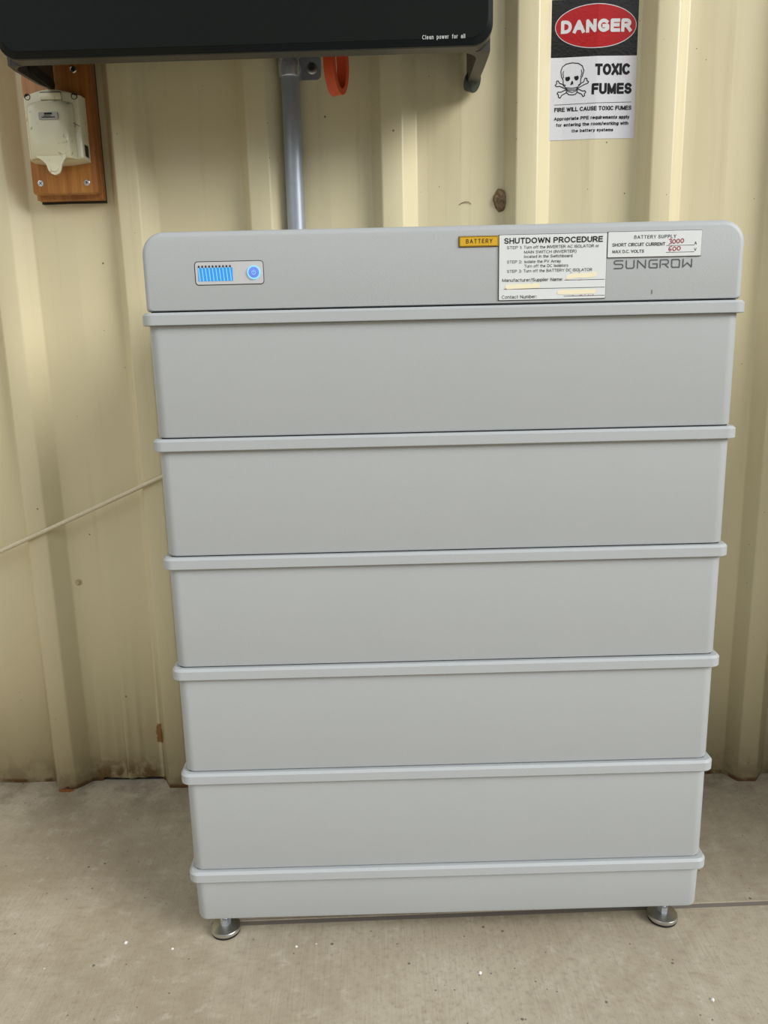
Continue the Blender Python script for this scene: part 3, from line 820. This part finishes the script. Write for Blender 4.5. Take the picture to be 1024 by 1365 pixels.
def build_outlet():
    U0, Z0 = -0.5015, 0.976
    root = wall_root('power_socket', U0, Z0)
    tag(root, 'cream weatherproof socket with closed dirty flap fixed to the timber board', 'socket')
    yb = -0.0366
    # base: straight sides, arched top and bottom
    def outline(d, zb=0.0):
        w0, w1 = -0.0405 + d, 0.0375 - d
        pts = []
        for k in range(13):                       # bottom arch left -> right
            t = k / 12; pts.append((w0 + (w1 - w0) * t, 0.0040 - 0.0038 * math.sin(math.pi * t) + d + zb))
        for k in range(13):                       # top arch right -> left
            t = k / 12; pts.append((w1 - (w1 - w0) * t, 0.0865 + 0.0085 * math.sin(math.pi * t) - d))
        return pts
    m = MB(); m.loft([[(x, yb, z) for x, z in outline(0)], [(x, yb - 0.017, z) for x, z in outline(0.0005)], [(x, yb - 0.0210, z) for x, z in outline(0.0018)], [(x, yb - 0.0225, z) for x, z in outline(0.004)]])
    m.build('socket_body', 'outlet', root, 30)
    # hinge bridge at the top
    m = MB(); m.box(-0.0150, 0.0140, yb - 0.0265, yb - 0.020, 0.0790, 0.0880, 0.0012); h = m.build('hinge', 'outlet', root, 30)
    m = MB(); m.box(-0.0145, 0.0135, yb - 0.0245, yb - 0.021, 0.0880, 0.0892); m.build('hinge_gap', 'black', h, 0)
    for x, z in ((-0.0328, 0.0842), (0.0312, 0.0832)):
        m = MB(); m.lathe((x, yb - 0.0220, z), [(0.0042, 0.002), (0.0042, -0.0008), (0.0034, -0.0009), (0.0032, 0.0004)], 'y', 18); m.build('screw_recess', 'black', root, 30)
    # flap: bulging cover with rolled long edges and a tongue
    m = MB(); rows = []
    nx = 22
    def half_w(z): return 0.0345
    yf = yb - 0.0226
    zs = [0.0035, 0.006, 0.012, 0.024, 0.036, 0.048, 0.060, 0.068, 0.0725, 0.0745]
    bulge = [0.0125, 0.0150, 0.0165, 0.0168, 0.0165, 0.0158, 0.0145, 0.0115, 0.0065, 0.0005]
    grid = []
    for z, bu in zip(zs, bulge):
        row = []
        for i in range(nx + 1):
            s = -1 + 2 * i / nx; x = -0.0345 + 0.0625 * (i / nx)
            e = max(0.0, 1 - abs(s) ** 5) ** 0.5
            top = 0.0045 * (1 - s * s) if z > 0.06 else 0
            row.append((x, yf - bu * e - 0.0004, z + top * (z - 0.06) / 0.0145 if z > .06 else z))
        grid.append(row)
    m.loft(grid, False, False, closed=False)
    # close underside
    m.add([p for p in grid[0]] + [(p[0], yf, p[2]) for p in grid[0]], [(i, i + 1, nx + 2 + i, nx + 1 + i) for i in range(nx)])
    fl = m.build('flap', 'outlet', root, 50)
    tongue = [(-0.0225, 0.0045), (-0.0150, -0.0002), (-0.0105, -0.0055), (-0.0088, -0.0120), (-0.0060, -0.0165), (0.0, -0.0188), (0.0060, -0.0165), (0.0088, -0.0120), (0.0105, -0.0055), (0.0140, -0.0002), (0.0170, 0.0035), (0.0170, 0.0085), (-0.0225, 0.0085)]
    m = MB(); off = 0.0005
    m.loft([[(x + off, yf - 0.0120 + q, z) for x, z in tongue] for q in (0.0, -0.0030)]); t = m.build('flap_tongue', 'outlet', fl, 30)
    m = MB(); m.lathe((off, yf - 0.0150, -0.0095), [(0.0055, 0.0005), (0.0055, -0.0004), (0.0048, -0.0010)], 'y', 22); m.build('thumb_button', 'outlet', fl, 30)
    m = MB(); m.loft([[(x, yf - q, z) for x, z in rrect(-0.0128, 0.0128, 0.0505, 0.0598, 0.0012, 3)] for q in (0.015, 0.0172)]); m.build('rating_plate', 'grey_plate', fl, 20)
    flat('rating_print', merge(poly_2d([(-0.005, .0565), (.0055, .0565), (.0055, .0590), (-.005, .0590)]), stroke_2d([(-.009, .0535), (.009, .0533)], .0012, round_ends=False), stroke_2d([(-.006, .0551), (.004, .0550)], .0008, round_ends=False)), 'ink', fl, yf - 0.0174)
    m = MB(); m.box(0.0376, 0.0378, yb - 0.0175, yb - 0.006, 0.0085, 0.0235); m.build('chipped_slot', 'black', root, 0)
build_outlet()

# ------------------------------------------------------------------ danger sign, stuck on the folded sheet
def build_sign():
    uL, uR, zB, zT = 0.1834, 0.3031, 1.0003, 1.1800
    U0, Z0 = uL, zB
    root = wall_root('danger_sign', U0, Z0)
    tag(root, 'black, red and white DANGER TOXIC FUMES sticker with skull on the ribbed wall', 'sign')
    folds = [RIB0 + 4 * PITCH + a for a in (0.018, 0.064)]
    cuts = sorted(folds + [uL + (uR - uL) * i / 10 for i in range(1, 10)])
    def S(cx, cy):
        xl = 110 - 30 * cy / 1275; w = 795 - 20 * cy / 1275
        return uL + (cx - xl) / w * (uR - uL), zT - (zT - zB) * cy / 1275
    def put(name, d, mat, lift): return flat(name, d, mat, root, -lift, (U0, Z0), pan_h, cuts)
    zm = S(0, 516)[1]
    put('white_panel', poly_2d([(uL, zB), (uR, zB), (uR, zm), (uL, zm)]), 'vinyl_white', 0.0009)
    put('black_panel', poly_2d([(uL, zm), (uR, zm), (uR, zT), (uL, zT)]), 'vinyl_black', 0.0009)
    c = S(509, 246); rx, rz = 0.0562, 0.0279
    put('oval_border', poly_2d(ellipse(c[0], c[1], rx, rz, 72)), 'vinyl_text', 0.0011)
    put('red_oval', poly_2d(ellipse(c[0], c[1], rx - .0010, rz - .0010, 72)), 'vinyl_red', 0.0013)
    def line(body, xa, xb, yb, yt, weight, gap=None):
        a, b = S(xa, yb), S(xb, yb); return text_2d(body, a[0], b[0], a[1], (yb - yt) / 1275 * (zT - zB), weight, gap)
    put('danger_lettering', line('DANGER', 190, 832, 304, 186, 0.27, .40), 'vinyl_text', 0.0015)
    for a in (('TOXIC', 497, 820, 690, 585, 0.25, .38), ('FUMES', 465, 835, 864, 762, 0.25, .38), ('FIRE WILL CAUSE TOXIC FUMES', 128, 833, 1012, 972, 0.22),
              ('Appropriate PPE requirements apply', 125, 815, 1092, 1060, 0.21), ('for entering the room/working with', 143, 805, 1150, 1118, 0.21), ('the battery systems', 285, 665, 1208, 1178, 0.21)):
        put('text_line', line(*a), 'ink', 0.0011)
    put('ruled_line', stroke_2d([S(130, 946), S(832, 939)], .0006), 'ink', 0.0011)
    # skull and crossbones drawn as outlines
    w = .0012; sk = []
    def P(l): return [S(*q) for q in l]
    sk.append(stroke_2d(P([(213, 770), (210, 715), (196, 690), (190, 640), (205, 600), (240, 575), (295, 567), (350, 575), (385, 600), (398, 640), (385, 690), (370, 715), (366, 765)]), w))
    sk.append(stroke_2d(P([(213, 770), (235, 790), (240, 835), (260, 855), (295, 860), (325, 853), (338, 830), (340, 790), (366, 765)]), w))
    sk.append(stroke_2d(P([(214, 640), (209, 665), (216, 700)]), w * .8)); sk.append(stroke_2d(P([(375, 635), (380, 665), (368, 700)]), w * .8))
    sk.append(poly_2d(P([(232, 695), (268, 688), (275, 710), (262, 730), (240, 732), (230, 715)][::-1])))
    sk.append(poly_2d(P([(312, 690), (348, 686), (352, 708), (340, 728), (322, 728), (310, 708)][::-1])))
    sk.append(poly_2d(P([(288, 730), (300, 735), (302, 768), (293, 758), (286, 770), (275, 766)][::-1])))
    for yy, d in ((793, 4), (806, 5), (818, 6)): sk.append(stroke_2d(P([(245, yy - d), (265, yy), (290, yy + 3), (315, yy), (333, yy - d)]), w * .75))
    sk.append(stroke_2d(P([(238, 790), (250, 825), (292, 838), (328, 825), (338, 788)]), w * .7))
    def bone(a, b, ends):
        return stroke_2d(P(a), w)
    sk.append(stroke_2d(P([(232, 768), (178, 748), (165, 725), (150, 728), (152, 752), (138, 764), (150, 778), (180, 775), (232, 800)]), w))
    sk.append(stroke_2d(P([(350, 770), (395, 745), (408, 712), (425, 715), (425, 735), (440, 746), (432, 760), (405, 768), (346, 798)]), w))
    sk.append(stroke_2d(P([(228, 812), (190, 830), (165, 828), (155, 842), (168, 856), (168, 876), (182, 884), (198, 858), (240, 836)]), w))
    sk.append(stroke_2d(P([(345, 808), (385, 828), (405, 826), (415, 840), (402, 855), (404, 872), (390, 880), (376, 856), (336, 836)]), w))
    put('skull_emblem', merge(*sk), 'ink', 0.0011)
build_sign()

# ------------------------------------------------------------------ small things on the wall and floor
def build_small():
    # cord strung along the wall to the conduit
    root = wall_root('cord', -0.6675, 0.4235)
    tag(root, 'beige cord slanting up across the wall ribs and behind the battery', 'cord')
    m = MB(); path = []; x0, x1 = -0.42, 0.4660
    for i in range(40):
        t = i / 39; u = x0 + (x1 - x0) * t; sag = -0.006 * math.sin(math.pi * t)
        path.append((u, -0.0292, u * 0.4205 + sag))
    m.tube(path, 0.0034, 8); m.build('strand', 'cord', root, 60)
    # mud nest
    root = wall_root('mud_nest', 0.1147, 0.9219)
    m = MB(); n, k = 18, 7; loops = []; rnd = random.Random(3)
    for j in range(k):
        t = j / (k - 1); rr_ = math.cos(t * math.pi / 2 * 0.93)
        loops.append([(0.0107 * rr_ * math.cos(2 * math.pi * i / n) * rnd.uniform(.86, 1.1), -pan_h(0.1147) - 0.011 * math.sin(t * math.pi / 2) * rnd.uniform(.75, 1.1) + 0.001,
                       0.0165 * rr_ * math.sin(2 * math.pi * i / n) * rnd.uniform(.9, 1.08)) for i in range(n)])
    m.loft(loops); o = m.build('mud_clump', 'mud', root, 25)
    tag(root, 'small brown dried mud insect nest stuck on the wall above the battery', 'nest')
    # dry grass stem
    root = wall_root('grass_stem', 0.0636, 0.9181)
    m = MB(); m.tube([(-0.0095, -0.0035, -0.002), (-0.005, -0.0045, 0.0008), (0.0, -0.005, 0.0022), (0.005, -0.0045, 0.0018), (0.0088, -0.0035, -0.001)], [.0004, .0005, .0005, .0005, .0003], 6)
    m.build('stem', 'grass', root, 60); tag(root, 'tiny curved dry grass stem caught on the wall left of the mud nest', 'grass stem')
    # wall screw
    root = wall_root('wall_screw', -0.5622, 0.3559)
    yy = -pan_h(-0.5622)
    m = MB(); m.lathe((0, yy, 0), [(0.0052, 0.0004), (0.0052, -0.0014), (0.0042, -0.002)], 'y', 20); m.build('washer', 'cream_paint', root, 30)
    m = MB(); m.lathe((0, yy, 0), [(0.0034, -0.0018), (0.0034, -0.0045), (0.0026, -0.0052)], 'y', 6); m.build('hex_head', 'cream_paint', root, 20)
    tag(root, 'cream painted hex screw in the wall below the slanting cord', 'screw')
    # rusty flakes at the foot of the rib
    root = wall_root('rust_flake', -0.609, 0.0)
    m = MB(); pts = ellipse(0, 0, 0.0135, 0.0045, 18); rnd = random.Random(5)
    m.loft([[(x * s * rnd.uniform(.85, 1.1), -0.030 + z * s * rnd.uniform(.8, 1.2), q) for x, z in pts] for s, q in ((1, 0.0002), (.9, 0.0016), (.5, .0024))])
    m.build('flake', 'rust', root, 25); tag(root, 'rusty flake on the concrete at the foot of the left wall rib', 'rust flake')
    # plaster crumbs
    for (x, y), sz, lab in (((-0.4007, 0.0171), 0.0024, 'white plaster crumb on the floor left of the left battery foot'),
                            ((0.0320, -0.0460), 0.0022, 'white plaster crumb on the floor in front of the battery, centre'),
                            ((0.2845, -0.0933), 0.0024, 'white plaster crumb on the floor near the bottom right photo corner'),
                            ((-0.1875, 0.0028), 0.0018, 'white plaster crumb on the floor just right of the left battery foot'),
                            ((-0.3398, 0.0050), 0.0018, 'white plaster crumb on the floor nearest left of the left battery foot')):
        m = MB(); rnd = random.Random(sz * 1e6 + x * 1e3); loops = []
        for j in range(4):
            t = j / 3; rr_ = math.cos(t * 1.35)
            loops.append([(sz * rr_ * math.cos(2 * math.pi * i / 8) * rnd.uniform(.7, 1.2), sz * rr_ * math.sin(2 * math.pi * i / 8) * rnd.uniform(.7, 1.2), sz * 0.9 * math.sin(t * 1.5)) for i in range(8)])
        m.loft(loops); o = m.build('plaster_crumb', 'plaster', None, 20); o.location = (x, y, 0)
        tag(o, lab, 'crumb', 'plaster crumbs on the floor')
build_small()
